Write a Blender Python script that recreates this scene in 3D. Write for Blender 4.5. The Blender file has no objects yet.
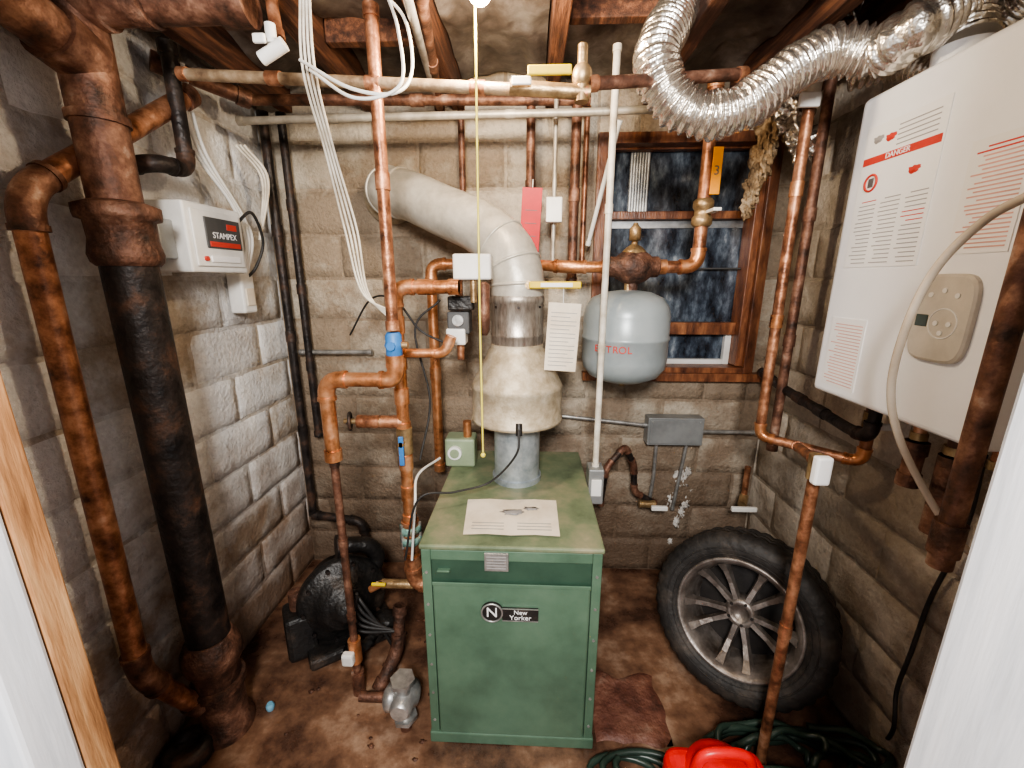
import bpy, bmesh, math, random
from mathutils import Vector, Matrix, noise
random.seed(7)
F=420.0; TH=math.radians(14.1); PS=math.radians(2.5); CAM=Vector((0,0,1.6))
cT,sT,cP,sP=math.cos(TH),math.sin(TH),math.cos(PS),math.sin(PS)
# ---------- survey helpers: measured bearings -> room coordinates ----------
def W(px,py,X=None,Y=None,Z=None):
    u=(px-512)/F; v=(py-384)/F
    y=cT-v*sT; z=-sT-v*cT
    d=Vector((u*cP-y*sP, u*sP+y*cP, z))
    if Y is not None: t=Y/d.y
    elif X is not None: t=X/d.x
    else: t=(Z-1.6)/d.z
    return CAM+d*t
def zof(py,X,Y):
    v=(py-384)/F; y=-X*sP+Y*cP
    return 1.6-y*(sT+v*cT)/(cT-v*sT)
def xof(px,Y,z):
    u=(px-512)/F; z=z-1.6
    return (u*cT*Y*cP-u*sT*z-Y*sP)/(cP+u*cT*sP)
def chain(Y,pts):
    out=[];prev=None
    for p in pts:
        px,py=p[0],p[1]; YY=p[2] if len(p)>2 else Y
        q=W(px,py,Y=YY)
        if prev is not None and abs(YY-prev[2])<1e-6:
            dx=abs(px-prev[0]);dy=abs(py-prev[1]);o=out[-1]
            if dy>2*dx: q=Vector((o.x,YY,zof(py,o.x,YY)))
            elif dx>2*dy: q=Vector((xof(px,YY,o.z),YY,o.z))
        out.append(q);prev=(px,py,YY)
    return out
# ---------- materials ----------
def mk(name,cols,scale=8,rough=.5,metal=0,bump=.1,detail=6,spec=.5,r2=None,bs=None,stretch=None,emit=None):
    m=bpy.data.materials.new(name); m.use_nodes=True; nt=m.node_tree; N=nt.nodes; L=nt.links
    b=N['Principled BSDF']; tc=N.new('ShaderNodeTexCoord'); mp=N.new('ShaderNodeMapping')
    L.new(tc.outputs['Object'],mp.inputs[0])
    if stretch: mp.inputs['Scale'].default_value=stretch
    n=N.new('ShaderNodeTexNoise'); n.inputs['Scale'].default_value=scale; n.inputs['Detail'].default_value=detail; n.inputs['Roughness'].default_value=.65
    L.new(mp.outputs[0],n.inputs['Vector'])
    r=N.new('ShaderNodeValToRGB'); e=r.color_ramp.elements
    while len(e)<len(cols): e.new(.5)
    for i,(p,c) in enumerate(cols): e[i].position=p; e[i].color=(*c,1)
    L.new(n.outputs[0],r.inputs[0]); L.new(r.outputs[0],b.inputs['Base Color'])
    b.inputs['Metallic'].default_value=metal; b.inputs['Roughness'].default_value=rough
    b.inputs['Specular IOR Level'].default_value=spec
    if r2 is not None:
        mr=N.new('ShaderNodeMapRange'); mr.inputs['From Min'].default_value=.35; mr.inputs['From Max'].default_value=.65
        mr.inputs['To Min'].default_value=rough; mr.inputs['To Max'].default_value=r2
        L.new(n.outputs[0],mr.inputs[0]); L.new(mr.outputs[0],b.inputs['Roughness'])
    if bump:
        n2=N.new('ShaderNodeTexNoise'); n2.inputs['Scale'].default_value=bs or scale*6; n2.inputs['Detail'].default_value=5
        L.new(mp.outputs[0],n2.inputs['Vector'])
        bp=N.new('ShaderNodeBump'); bp.inputs['Strength'].default_value=bump; bp.inputs['Distance'].default_value=.01
        L.new(n2.outputs[0],bp.inputs['Height']); L.new(bp.outputs[0],b.inputs['Normal'])
    if emit:
        b.inputs['Emission Color'].default_value=(*emit[0],1); b.inputs['Emission Strength'].default_value=emit[1]
    return m
def flat(name,c,rough=.5,metal=0): 
    c2=tuple(x*.8 for x in c); return mk(name,[(.35,c2),(.65,c)],12,rough,metal,.04)
COP=mk('copper',[(.32,(.08,.037,.025)),(.46,(.3,.13,.07)),(.58,(.54,.26,.145)),(.72,(.74,.45,.31))],16,.33,.62,.18,r2=.5,detail=10)
COPB=mk('bright_copper',[(.3,(.22,.085,.04)),(.48,(.62,.27,.12)),(.72,(.84,.48,.29))],18,.27,.75,.12,r2=.42,detail=9)
DCOP=mk('dark_copper',[(.34,(.045,.027,.02)),(.5,(.17,.08,.052)),(.62,(.33,.18,.12)),(.75,(.56,.42,.33))],14,.45,.45,.3,r2=.6,detail=10)
TANP=mk('grimy_pipe',[(.33,(.12,.07,.045)),(.5,(.38,.27,.17)),(.7,(.62,.5,.36))],13,.42,.35,.2,detail=9)
BRASS=mk('brass',[(.35,(.22,.14,.07)),(.65,(.56,.4,.22))],20,.4,.7,.15)
IRON=mk('black_iron',[(.36,(.014,.012,.012)),(.52,(.04,.031,.028)),(.64,(.11,.06,.04)),(.76,(.24,.14,.1))],10,.36,.35,.4,r2=.6,detail=10)
RUST=mk('rust',[(.33,(.024,.017,.014)),(.5,(.12,.058,.038)),(.62,(.23,.115,.075)),(.75,(.43,.28,.2))],14,.55,.3,.6,detail=10)
GALV=mk('galvanised',[(.35,(.28,.28,.27)),(.65,(.6,.59,.57))],16,.36,.7,.08)
CONDUIT=mk('conduit_grey',[(.35,(.3,.27,.22)),(.65,(.56,.52,.45))],10,.45,.3,.1)
WPIPE=mk('painted_white_pipe',[(.33,(.45,.39,.3)),(.6,(.76,.71,.62))],10,.42,0,.1)
WPL=mk('white_plastic',[(.3,(.64,.62,.57)),(.6,(.82,.81,.78))],5,.4,0,.03)
WHT=mk('white_enamel',[(.3,(.86,.86,.87)),(.6,(.92,.92,.93))],3,.28,0,.01)
TRIM=mk('white_trim_paint',[(.3,(.55,.57,.61)),(.5,(.74,.75,.79)),(.7,(.84,.84,.87))],4,.4,0,.06,stretch=(6,6,.5))
BEIGE=mk('duct_galv_dull',[(.3,(.38,.35,.29)),(.5,(.56,.52,.45)),(.7,(.7,.66,.58))],9,.42,.3,.12)
GALD=mk('dull_steel',[(.3,(.2,.16,.13)),(.5,(.4,.35,.3)),(.7,(.6,.54,.47))],14,.38,.75,.1,stretch=(4,4,1))
BLUG=mk('bluegrey_steel',[(.3,(.27,.31,.34)),(.6,(.5,.54,.56))],18,.4,.5,.1)
HOOD=mk('hood_steel',[(.3,(.34,.27,.18)),(.5,(.5,.42,.3)),(.7,(.66,.58,.45))],26,.5,.3,.15,detail=9)
GRN=mk('boiler_green',[(.3,(.065,.118,.078)),(.52,(.102,.178,.118)),(.72,(.14,.22,.15)),(.85,(.2,.2,.13))],4,.38,.1,.06,r2=.5,detail=10)
GRNT=mk('boiler_green_dusty',[(.3,(.09,.12,.07)),(.48,(.17,.21,.125)),(.62,(.27,.26,.165)),(.78,(.44,.37,.25))],6,.5,.1,.15,detail=10)
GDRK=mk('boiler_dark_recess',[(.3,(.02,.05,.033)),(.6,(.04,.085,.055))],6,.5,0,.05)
TANK=mk('tank_grey',[(.3,(.25,.29,.3)),(.6,(.36,.4,.41))],4,.33,.1,.03)
BLK=mk('black_rubber',[(.3,(.012,.012,.012)),(.6,(.035,.033,.032))],14,.55,0,.2)
BLKG=mk('black_paint',[(.3,(.01,.01,.011)),(.55,(.026,.023,.021)),(.72,(.09,.065,.05))],9,.42,.15,.5,detail=9)
TIRE=mk('tire_rubber',[(.3,(.01,.009,.009)),(.52,(.026,.023,.021)),(.66,(.062,.05,.041)),(.78,(.16,.125,.1))],8,.62,0,.4,detail=10)
RIM=mk('alloy_rim',[(.3,(.07,.05,.038)),(.5,(.23,.2,.18)),(.7,(.42,.38,.35))],10,.42,.65,.2,detail=10)
DRIM=mk('dark_rim',[(.3,(.01,.008,.008)),(.6,(.03,.025,.022))],8,.5,.3,.1)
YEL=flat('yellow_handle',(.85,.62,.03)); REDP=flat('red_plastic',(.8,.02,.02),.35); REDT=flat('red_tag_card',(.55,.006,.01))
ORG=flat('orange_card',(.9,.36,.02)); BLUE=flat('blue_valve',(.05,.2,.5)); GRNV=flat('green_relay',(.3,.37,.24))
TEAL=mk('teal_flange',[(.35,(.12,.2,.17)),(.5,(.22,.4,.35)),(.68,(.45,.33,.22))],18,.5,.2,.3); DGR=flat('dark_grey_box',(.08,.08,.08)); GRY=mk('grey_box',[(.3,(.2,.21,.21)),(.6,(.34,.35,.35))],6,.45,.4,.05)
PAPER=mk('paper',[(.3,(.6,.5,.37)),(.6,(.8,.71,.58))],6,.7,0,.05)
PAPW=mk('label_paper',[(.3,(.86,.85,.83)),(.6,(.9,.89,.88))],4,.6,0,.01)
INK=flat('ink',(.14,.13,.13),.6); INKG=flat('grey_ink',(.36,.34,.33),.6); INKR=flat('red_ink',(.66,.06,.04),.6); PINK=flat('pink_ink',(.8,.45,.38),.6)
PANEL=flat('panel_beige',(.62,.57,.49),.35); LCD=flat('lcd',(.06,.08,.07),.2)
REDW=mk('window_wood',[(.3,(.05,.018,.011)),(.5,(.19,.072,.035)),(.72,(.42,.18,.08))],7,.36,0,.25,stretch=(4,4,1),detail=9)
WOOD=mk('stud_wood',[(.3,(.16,.07,.03)),(.48,(.38,.19,.085)),(.7,(.58,.35,.18))],9,.55,0,.15,stretch=(6,6,.5),detail=9)
JOIST=mk('joist_wood',[(.3,(.025,.012,.007)),(.5,(.1,.04,.022)),(.7,(.27,.115,.058))],9,.7,0,.4,stretch=(5,.5,5))
INS=mk('insulation_paper',[(.34,(.04,.03,.024)),(.5,(.16,.13,.11)),(.66,(.38,.35,.32)),(.78,(.62,.6,.57))],3.5,.45,.25,.5,detail=10,bs=14)
INSB=mk('insulation_brown',[(.3,(.12,.07,.035)),(.5,(.36,.24,.13)),(.7,(.66,.52,.36))],18,.85,0,1.0)
BRICKR=mk('red_slab',[(.3,(.04,.022,.016)),(.44,(.13,.05,.034)),(.58,(.2,.088,.058)),(.72,(.32,.21,.155))],9,.55,0,.7,detail=11)
HOSE=mk('hose_green',[(.3,(.01,.018,.013)),(.6,(.028,.05,.038))],8,.35,0,.05)
CLEAR=mk('vinyl_tube',[(.3,(.46,.38,.29)),(.6,(.62,.54,.44))],6,.25,0,.03)
BULB=mk('bulb_glass',[(.3,(1,.9,.7)),(.6,(1,.9,.7))],6,.3,0,0,emit=((1,.75,.42),30))
CORD=flat('yellow_cord',(.8,.68,.12))
CRUST=mk('lime_crust',[(.3,(.42,.38,.33)),(.6,(.75,.72,.68))],20,.8,0,.6)
def foil():
    m=bpy.data.materials.new('duct_foil'); m.use_nodes=True; nt=m.node_tree; N=nt.nodes; L=nt.links; b=N['Principled BSDF']
    tc=N.new('ShaderNodeTexCoord'); v=N.new('ShaderNodeTexNoise'); v.inputs['Scale'].default_value=45; L.new(tc.outputs['Object'],v.inputs['Vector'])
    bp=N.new('ShaderNodeBump'); bp.inputs['Strength'].default_value=.5; bp.inputs['Distance'].default_value=.012
    L.new(v.outputs[0],bp.inputs['Height']); L.new(bp.outputs[0],b.inputs['Normal'])
    b.inputs['Base Color'].default_value=(.8,.75,.68,1); b.inputs['Metallic'].default_value=.95; b.inputs['Roughness'].default_value=.27
    return m
FOIL=foil()
GLASS=mk('window_glass',[(.38,(.014,.017,.024)),(.5,(.045,.058,.08)),(.62,(.13,.16,.2)),(.75,(.4,.44,.48))],9,.06,0,.05,spec=.8,stretch=(2.0,1,.9),detail=10)  # opaque pane; bluish reflections and the view outside are painted in as noise
WELL=mk('window_well',[(.35,(.22,.24,.26)),(.65,(.55,.57,.58))],9,.4,.5,.1)
def wallmat(name,paint,bare,dirt,paintlev,zd0,zd1,stain=.6):
    m=bpy.data.materials.new(name); m.use_nodes=True; nt=m.node_tree; N=nt.nodes; L=nt.links; b=N['Principled BSDF']
    tc=N.new('ShaderNodeTexCoord'); at=N.new('ShaderNodeAttribute'); at.attribute_name='rnd'
    def noi(s,d=6,r=.65):
        n=N.new('ShaderNodeTexNoise'); n.inputs['Scale'].default_value=s; n.inputs['Detail'].default_value=d; n.inputs['Roughness'].default_value=r
        L.new(tc.outputs['Object'],n.inputs['Vector']); return n.outputs[0]
    def ma(op,a,bb,clamp=False):
        x=N.new('ShaderNodeMath'); x.operation=op; x.use_clamp=clamp
        for i,q in enumerate((a,bb)):
            if isinstance(q,(int,float)): x.inputs[i].default_value=q
            else: L.new(q,x.inputs[i])
        return x.outputs[0]
    def mix(f,a,bb,bt='MIX'):
        x=N.new('ShaderNodeMixRGB'); x.blend_type=bt
        if isinstance(f,float): x.inputs[0].default_value=f
        else: L.new(f,x.inputs[0])
        for i,q in ((1,a),(2,bb)):
            if isinstance(q,tuple): x.inputs[i].default_value=(*q,1)
            else: L.new(q,x.inputs[i])
        return x.outputs[0]
    n1=noi(2.2); n2=noi(9,8); n3=noi(60,4); n4=noi(1.6,9,.75)
    f=ma('ADD',ma('ADD',n1,ma('MULTIPLY',n2,.35)),ma('MULTIPLY',at.outputs['Fac'],.22))
    pf=ma('MULTIPLY',ma('SUBTRACT',f,paintlev),7,True)
    col=mix(pf,bare,paint)
    sep=N.new('ShaderNodeSeparateXYZ'); L.new(tc.outputs['Object'],sep.inputs[0])
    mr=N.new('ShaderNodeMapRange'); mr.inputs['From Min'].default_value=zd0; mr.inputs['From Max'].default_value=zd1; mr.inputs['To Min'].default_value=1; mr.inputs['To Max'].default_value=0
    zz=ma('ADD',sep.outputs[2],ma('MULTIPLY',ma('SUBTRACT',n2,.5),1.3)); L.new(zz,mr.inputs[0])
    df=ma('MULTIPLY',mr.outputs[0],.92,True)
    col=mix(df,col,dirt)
    st=ma('MULTIPLY',ma('SUBTRACT',n4,.52),5,True)
    col=mix(ma('MULTIPLY',st,stain),col,dirt)
    sh=ma('ADD',ma('MULTIPLY',at.outputs['Fac'],.22),ma('ADD',ma('MULTIPLY',n3,.55),.6))
    c=N.new('ShaderNodeCombineXYZ'); 
    for i in range(3): L.new(sh,c.inputs[i])
    col=mix(1.0,col,c.outputs[0],'MULTIPLY')
    L.new(col,b.inputs['Base Color']); b.inputs['Roughness'].default_value=.62
    bp=N.new('ShaderNodeBump'); bp.inputs['Strength'].default_value=.95; bp.inputs['Distance'].default_value=.018
    L.new(ma('ADD',ma('MULTIPLY',n3,.5),n2),bp.inputs['Height']); L.new(bp.outputs[0],b.inputs['Normal'])
    return m
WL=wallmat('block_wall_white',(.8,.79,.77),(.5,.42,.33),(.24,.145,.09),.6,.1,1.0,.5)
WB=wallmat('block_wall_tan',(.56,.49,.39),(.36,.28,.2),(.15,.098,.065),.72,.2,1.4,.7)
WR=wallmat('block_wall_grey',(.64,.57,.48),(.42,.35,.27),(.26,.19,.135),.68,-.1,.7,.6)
FLR=mk('dirty_concrete',[(.32,(.025,.014,.01)),(.44,(.085,.042,.027)),(.53,(.2,.108,.066)),(.62,(.36,.24,.165)),(.76,(.66,.58,.48))],2.8,.16,0,.5,detail=14,bs=24,r2=.6)
# ---------- mesh builder ----------
class MB:
    def __init__(s): s.v=[];s.f=[];s.mi=[];s.sm=[];s.mats=[];s.rnd=[]
    def m(s,mat):
        if mat not in s.mats: s.mats.append(mat)
        return s.mats.index(mat)
    def add(s,vs,fs,mat,smooth=True,rnd=.5):
        o=len(s.v); s.v+=[Vector(q) for q in vs]; s.rnd+=[rnd]*len(vs); k=s.m(mat)
        for f in fs: s.f.append([i+o for i in f]); s.mi.append(k); s.sm.append(smooth)
    def box(s,x0,x1,y0,y1,z0,z1,mat,bev=.003,M=None,seg=2):
        bm=bmesh.new(); bmesh.ops.create_cube(bm,size=1)
        for q in bm.verts: q.co=Vector((x0+(q.co.x+.5)*(x1-x0),y0+(q.co.y+.5)*(y1-y0),z0+(q.co.z+.5)*(z1-z0)))
        if bev>0: bmesh.ops.bevel(bm,geom=list(bm.edges),offset=min(bev,.45*min(abs(x1-x0),abs(y1-y0),abs(z1-z0))),segments=seg,affect='EDGES',profile=.5)
        bm.verts.index_update(); vs=[(M@q.co if M else q.co.copy()) for q in bm.verts]; fs=[[q.index for q in f.verts] for f in bm.faces]; bm.free()
        s.add(vs,fs,mat,False)
    def cbox(s,c,d,mat,bev=.003,M=None):
        s.box(c[0]-d[0]/2,c[0]+d[0]/2,c[1]-d[1]/2,c[1]+d[1]/2,c[2]-d[2]/2,c[2]+d[2]/2,mat,bev,M)
    def lathe(s,o,ax,prof,mat,seg=28,cap=True,rf=None):
        o=Vector(o);ax=Vector(ax).normalized(); q=ax.to_track_quat('Z','Y').to_matrix()
        vs=[];n=len(prof)
        for r,h in prof:
            for i in range(seg):
                a=2*math.pi*i/seg; rr=r*(rf(i,r,h) if rf else 1); vs.append(o+q@Vector((rr*math.cos(a),rr*math.sin(a),h)))
        fs=[]
        for k in range(n-1):
            for i in range(seg):
                j=(i+1)%seg; fs.append([k*seg+i,k*seg+j,(k+1)*seg+j,(k+1)*seg+i])
        s.add(vs,fs,mat)
        if cap:
            s.add(vs[:seg],[list(range(seg))[::-1]],mat,False); s.add(vs[-seg:],[list(range(seg))],mat,False)
    def cyl(s,a,b,r,mat,r2=None,seg=24):
        a=Vector(a);b=Vector(b);L=(b-a).length
        if L<1e-6:return
        s.lathe(a,b-a,[(r,0),(r if r2 is None else r2,L)],mat,seg)
    def tube(s,pts,r,mat,seg=14,cap=True):
        pts=[Vector(p) for p in pts]; n=len(pts); vs=[]
        t=(pts[1]-pts[0]).normalized(); nr=t.orthogonal().normalized()
        for i,p in enumerate(pts):
            a=pts[min(i+1,n-1)]-pts[max(i-1,0)]
            if a.length<1e-9:a=t
            t2=a.normalized(); nr=(nr-t2*nr.dot(t2)).normalized(); bn=t2.cross(nr)
            rr=r[i] if isinstance(r,list) else r
            for k in range(seg):
                an=2*math.pi*k/seg; vs.append(p+(nr*math.cos(an)+bn*math.sin(an))*rr)
        fs=[]
        for i in range(n-1):
            for k in range(seg):
                j=(k+1)%seg; fs.append([i*seg+k,i*seg+j,(i+1)*seg+j,(i+1)*seg+k])
        s.add(vs,fs,mat)
        if cap:
            s.add(vs[:seg],[list(range(seg))[::-1]],mat,False); s.add(vs[-seg:],[list(range(seg))],mat,False)
    def torus(s,c,ax,R,r,mat,seg=36,sg=10):
        q=Vector(ax).normalized().to_track_quat('Z','Y').to_matrix(); c=Vector(c); vs=[];fs=[]
        for i in range(seg):
            a=2*math.pi*i/seg
            for k in range(sg):
                b=2*math.pi*k/sg; rr=R+r*math.cos(b); vs.append(c+q@Vector((rr*math.cos(a),rr*math.sin(a),r*math.sin(b))))
        for i in range(seg):
            for k in range(sg):
                fs.append([i*sg+k,((i+1)%seg)*sg+k,((i+1)%seg)*sg+(k+1)%sg,i*sg+(k+1)%sg])
        s.add(vs,fs,mat)
    def ball(s,c,r,mat,sc=(1,1,1),noi=0,seed=0,sub=3,fr=3):
        bm=bmesh.new(); bmesh.ops.create_icosphere(bm,subdivisions=sub,radius=1)
        vs=[]
        for q in bm.verts:
            k=1+noi*noise.noise(q.co*fr+Vector((seed*7.1,seed*3.3,seed)))
            vs.append(Vector(c)+Vector((q.co.x*sc[0],q.co.y*sc[1],q.co.z*sc[2]))*r*k)
        bm.verts.index_update(); fs=[[q.index for q in f.verts] for f in bm.faces]; bm.free(); s.add(vs,fs,mat)
    def run(s,pts,r,mat,fm=None,er=2.2,ends=True,coup=.7):
        fm=fm or mat; pts=[Vector(p) for p in pts]; out=[pts[0]]
        for i in range(1,len(pts)-1):
            a,b,c=pts[i-1],pts[i],pts[i+1]; d1=(b-a);d2=(c-b)
            if d1.length<1e-5 or d2.length<1e-5: continue
            l=min(er*r,d1.length*.45,d2.length*.45); d1.normalize();d2.normalize(); ang=d1.angle(d2)
            if ang<.12: out.append(b); continue
            p0=b-d1*l;p1=b+d2*l; arc=[]
            for k in range(8):
                t=k/7; arc.append(p0*(1-t)**2+b*2*t*(1-t)+p1*t*t)
            out+=arc
            if ang>.35:
                s.tube([arc[0]-d1*r*.6]+arc+[arc[-1]+d2*r*.6],r*1.14,fm)
                for q,d in ((arc[0]-d1*r*.5,d1),(arc[-1]+d2*r*.5,d2)): s.cyl(q-d*r*.25,q+d*r*.25,r*1.24,fm)
        out.append(pts[-1]); s.tube(out,r,mat)
        if ends:
            for a,b in ((pts[0],pts[1]),(pts[-1],pts[-2])):
                d=(b-a).normalized(); s.cyl(a,a+d*r*1.6,r*1.2,fm)
        if coup:
            for a,b in zip(pts[:-1],pts[1:]):
                L=(b-a).length
                if L>coup:
                    k=int(L/coup)
                    for j in range(1,k+1):
                        q=a.lerp(b,j/(k+1)); d=(b-a).normalized(); s.cyl(q-d*r*1.3,q+d*r*1.3,r*1.18,fm)
    def done(s,name,M=None,recenter=True,parent=None):
        me=bpy.data.meshes.new(name); c=Vector((0,0,0))
        if M is None and recenter:
            lo=Vector([min(q[i] for q in s.v) for i in range(3)]);hi=Vector([max(q[i] for q in s.v) for i in range(3)]); c=(lo+hi)/2
        me.from_pydata([q-c for q in s.v],[],s.f)
        for mt in s.mats: me.materials.append(mt)
        me.polygons.foreach_set('material_index',s.mi); me.polygons.foreach_set('use_smooth',s.sm)
        at=me.attributes.new('rnd','FLOAT','POINT'); at.data.foreach_set('value',s.rnd)
        me.update(); bm=bmesh.new(); bm.from_mesh(me); bmesh.ops.recalc_face_normals(bm,faces=list(bm.faces)); bm.to_mesh(me); bm.free()
        o=bpy.data.objects.new(name,me); bpy.context.collection.objects.link(o)
        if M is not None: o.matrix_world=M
        else: o.location=c
        if parent: o.parent=parent; o.matrix_parent_inverse=Matrix.Translation(-parent.location)
        return o
def text(body,size,loc,xd,yd,mat,parent,name='lettering'):
    cu=bpy.data.curves.new(name,'FONT'); cu.body=body; cu.size=size; cu.extrude=.0006; cu.align_x='CENTER'; cu.align_y='CENTER'
    cu.materials.append(mat); o=bpy.data.objects.new(name,cu); bpy.context.collection.objects.link(o)
    x=Vector(xd).normalized(); y=Vector(yd).normalized(); z=x.cross(y); M=Matrix((x,y,z)).transposed().to_4x4(); M.translation=Vector(loc)
    o.parent=parent; o.matrix_parent_inverse=Matrix.Translation(-parent.location); o.matrix_basis=M
    return o
def spline(pts,n=10):
    P=[Vector(p) for p in pts]; P=[P[0]*2-P[1]]+P+[P[-1]*2-P[-2]]; out=[]
    for i in range(1,len(P)-2):
        for k in range(n):
            t=k/n; a,b,c,d=P[i-1],P[i],P[i+1],P[i+2]
            out.append(.5*((2*b)+(c-a)*t+(2*a-5*b+4*c-d)*t*t+(3*b-a-3*c+d)*t**3))
    out.append(P[-2]); return out
def Pipe(name,pts,r,mat,fm=None,**k):
    b=MB(); b.run(pts,r,mat,fm,**k); return b.done(name)
# ---------- room ----------
XL,XR,YB,ZC=-1.25,1.18,2.08,2.3
WX0,WX1,WZ0,WZ1=.29,1.09,1.13,2.22
def sub(r,h):
    a0,a1,b0,b1=r
    if not h or h[1]<=a0 or h[0]>=a1 or h[3]<=b0 or h[2]>=b1: return [r]
    o=[]
    if h[0]>a0:o.append((a0,h[0],b0,b1))
    if h[1]<a1:o.append((h[1],a1,b0,b1))
    m0,m1=max(a0,h[0]),min(a1,h[1])
    if h[2]>b0:o.append((m0,m1,b0,h[2]))
    if h[3]<b1:o.append((m0,m1,h[3],b1))
    return o
def wall(name,axis,c,sg,a0,a1,z0,z1,mat,hole=None,k=.009):
    b=MB()
    def P(a,d,z): return (c+sg*d,a,z) if axis=='x' else (a,c+sg*d,z)
    for (p,q,r,s_) in sub((a0,a1,z0,z1),hole):
        v=[P(p,.007,r),P(q,.007,r),P(q,.007,s_),P(p,.007,s_),P(p,.2,r),P(q,.2,r),P(q,.2,s_),P(p,.2,s_)]
        b.add(v,[[0,1,2,3],[4,5,6,7],[0,1,5,4],[1,2,6,5],[2,3,7,6],[3,0,4,7]],mat,False,.15)
    row=0;z=z0
    while z<z1-.01:
        zt=min(z+.2,z1); a=a0-(.2 if row%2 else 0)-.07
        while a<a1:
            r0,r1=max(a,a0),min(a+.4,a1)
            if r1-r0>.03:
                rv=random.random(); dj=random.uniform(-.004,.004)
                for (p,q,r,s_) in sub((r0,r1,z,zt),hole):
                    if q-p<.02 or s_-r<.02: continue
                    nx=max(2,int((q-p)/.04)); nz=max(2,int((s_-r)/.04)); vs=[];fs=[]
                    for j in range(nz+1):
                        for i in range(nx+1):
                            aa=p+k+(q-p-2*k)*i/nx; zz=r+k+(s_-r-2*k)*j/nz
                            e=(i in (0,nx)) or (j in (0,nz))
                            nn=noise.noise(Vector((aa*9+c*5,zz*9,rv*10)))
                            if e: aa+=noise.noise(Vector((aa*25,zz*25,c)))*.007; zz+=noise.noise(Vector((zz*25,aa*25,c+3)))*.007
                            vs.append(P(aa,dj+nn*.004+(.002 if e else 0),zz))
                    for j in range(nz):
                        for i in range(nx): t=j*(nx+1)+i; fs.append([t,t+1,t+nx+2,t+nx+1])
                    ring=[j for j in range(nx+1)]+[(j)*(nx+1)+nx for j in range(1,nz+1)]+[nz*(nx+1)+i for i in range(nx-1,-1,-1)]+[j*(nx+1) for j in range(nz-1,0,-1)]
                    base=len(vs); L_=len(ring)
                    for t in ring:
                        x_=vs[t]; aa=x_[1] if axis=='x' else x_[0]; zz=x_[2]
                        ma_=(p+q)/2; mz=(r+s_)/2
                        aa+= .005*(1 if aa>ma_ else -1) if abs(aa-p)<.03 or abs(aa-q)<.03 else 0
                        zz+= .005*(1 if zz>mz else -1) if abs(zz-r)<.03 or abs(zz-s_)<.03 else 0
                        vs.append(P(aa,.011,zz))
                    for t in range(L_): fs.append([ring[t],ring[(t+1)%L_],base+(t+1)%L_,base+t])
                    b.add(vs,fs,mat,True,rv)
            a+=.4
        z+=.2;row+=1
    return b.done(name,recenter=False)
wall('wall_left','x',XL,-1,.35,YB+.2,0,ZC+.2,WL,k=.011)
wall('wall_right','x',XR,1,.35,YB+.2,0,ZC+.2,WR)
wall('wall_back','y',YB,1,XL,XR,0,ZC+.2,WB,(WX0,WX1,WZ0,WZ1))
b=MB(); b.box(-1.5,1.5,-1.5,2.3,-.1,0,FLR,0); b.done('floor',recenter=False)
b=MB(); b.box(-1.45,1.4,-.2,2.28,2.5,2.54,JOIST,0); b.done('ceiling',recenter=False)
b=MB()
for x in (-1.1,-.72,-.33,.08,.5,.86,1.12): b.box(x-.025,x+.025,.1,2.08,2.32,2.5,JOIST,.004)
for (x0,x1,yy) in ((.11,.47,1.5),(.53,.83,1.3),(-.69,-.36,1.6)): b.box(x0,x1,yy,yy+.04,2.36,2.48,JOIST,.004)
b.done('ceiling_joists',recenter=False)
b=MB()
for k,(x0,x1) in enumerate(((-1.07,-.75),(-.69,-.36),(-.3,.05),(.11,.47),(.53,.83))):
    n1,n2=16,70; vs=[];fs=[]
    for j in range(n2+1):
        for i in range(n1+1):
            x=x0+(x1-x0)*i/n1;y=.3+1.75*j/n2; q=noise.noise(Vector((x*4,y*3,k*3)))*.05+abs(noise.noise(Vector((x*11,y*5,k))))*.04
            vs.append((x,y,2.42+q))
    for j in range(n2):
        for i in range(n1): a=j*(n1+1)+i; fs.append([a,a+1,a+n1+2,a+n1+1])
    b.add(vs,fs,INS)
b.done('ceiling_insulation',recenter=False)
b=MB(); b.box(.51,.56,.30,.45,0,2.3,TRIM,.006); b.box(.56,.60,.34,.47,0,2.3,TRIM,.006); b.box(.60,1.35,.33,.40,0,2.3,TRIM,0); b.box(.535,.58,.45,.462,0,2.3,TRIM,.004); b.done('trim_1',recenter=False)
b=MB(); b.box(-.76,-.68,.40,.458,0,2.3,TRIM,.006); b.box(-1.4,-.76,.38,.43,0,2.3,TRIM,0); b.done('trim_2',recenter=False)
b=MB(); b.box(-.80,-.68,.46,.50,0,2.3,WOOD,.003); b.done('door_stud',recenter=False)
b=MB()
for i in range(5): b.box(-1.3,-.3,.38-.09*(i+1)+.002,.38-.09*i,0,.02,WOOD,.002)
b.done('threshold_boards',recenter=False)
# ---------- window ----------
b=MB(); y=YB
def fr(x0,x1,z0,z1,w,y0,y1,mat):
    b.box(x0,x0+w,y0,y1,z0,z1,mat);b.box(x1-w,x1,y0,y1,z0,z1,mat);b.box(x0+w,x1-w,y0,y1,z1-w,z1,mat);b.box(x0+w,x1-w,y0,y1,z0,z0+w,mat)
fr(WX0,WX1,WZ0,WZ1,.045,y-.02,y+.19,REDW)
b.box(WX1-.08,WX1-.045,y+.0,y+.1,WZ0+.05,WZ1-.05,REDW)
b.box(WX0-.03,WX1+.03,y-.05,y+.02,WZ0-.02,WZ0+.02,REDW)
xi0,xi1=WX0+.045,WX1-.08
zm=W(660,216,Y=y+.06).z; zl=W(660,328,Y=y+.06).z; zt=W(660,150,Y=y+.06).z
b.box(xi0,xi1,y+.05,y+.09,zm-.015,zm+.02,REDW)
b.box(xi0,xi1,y+.04,y+.09,zl-.03,zl+.03,REDW)
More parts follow.
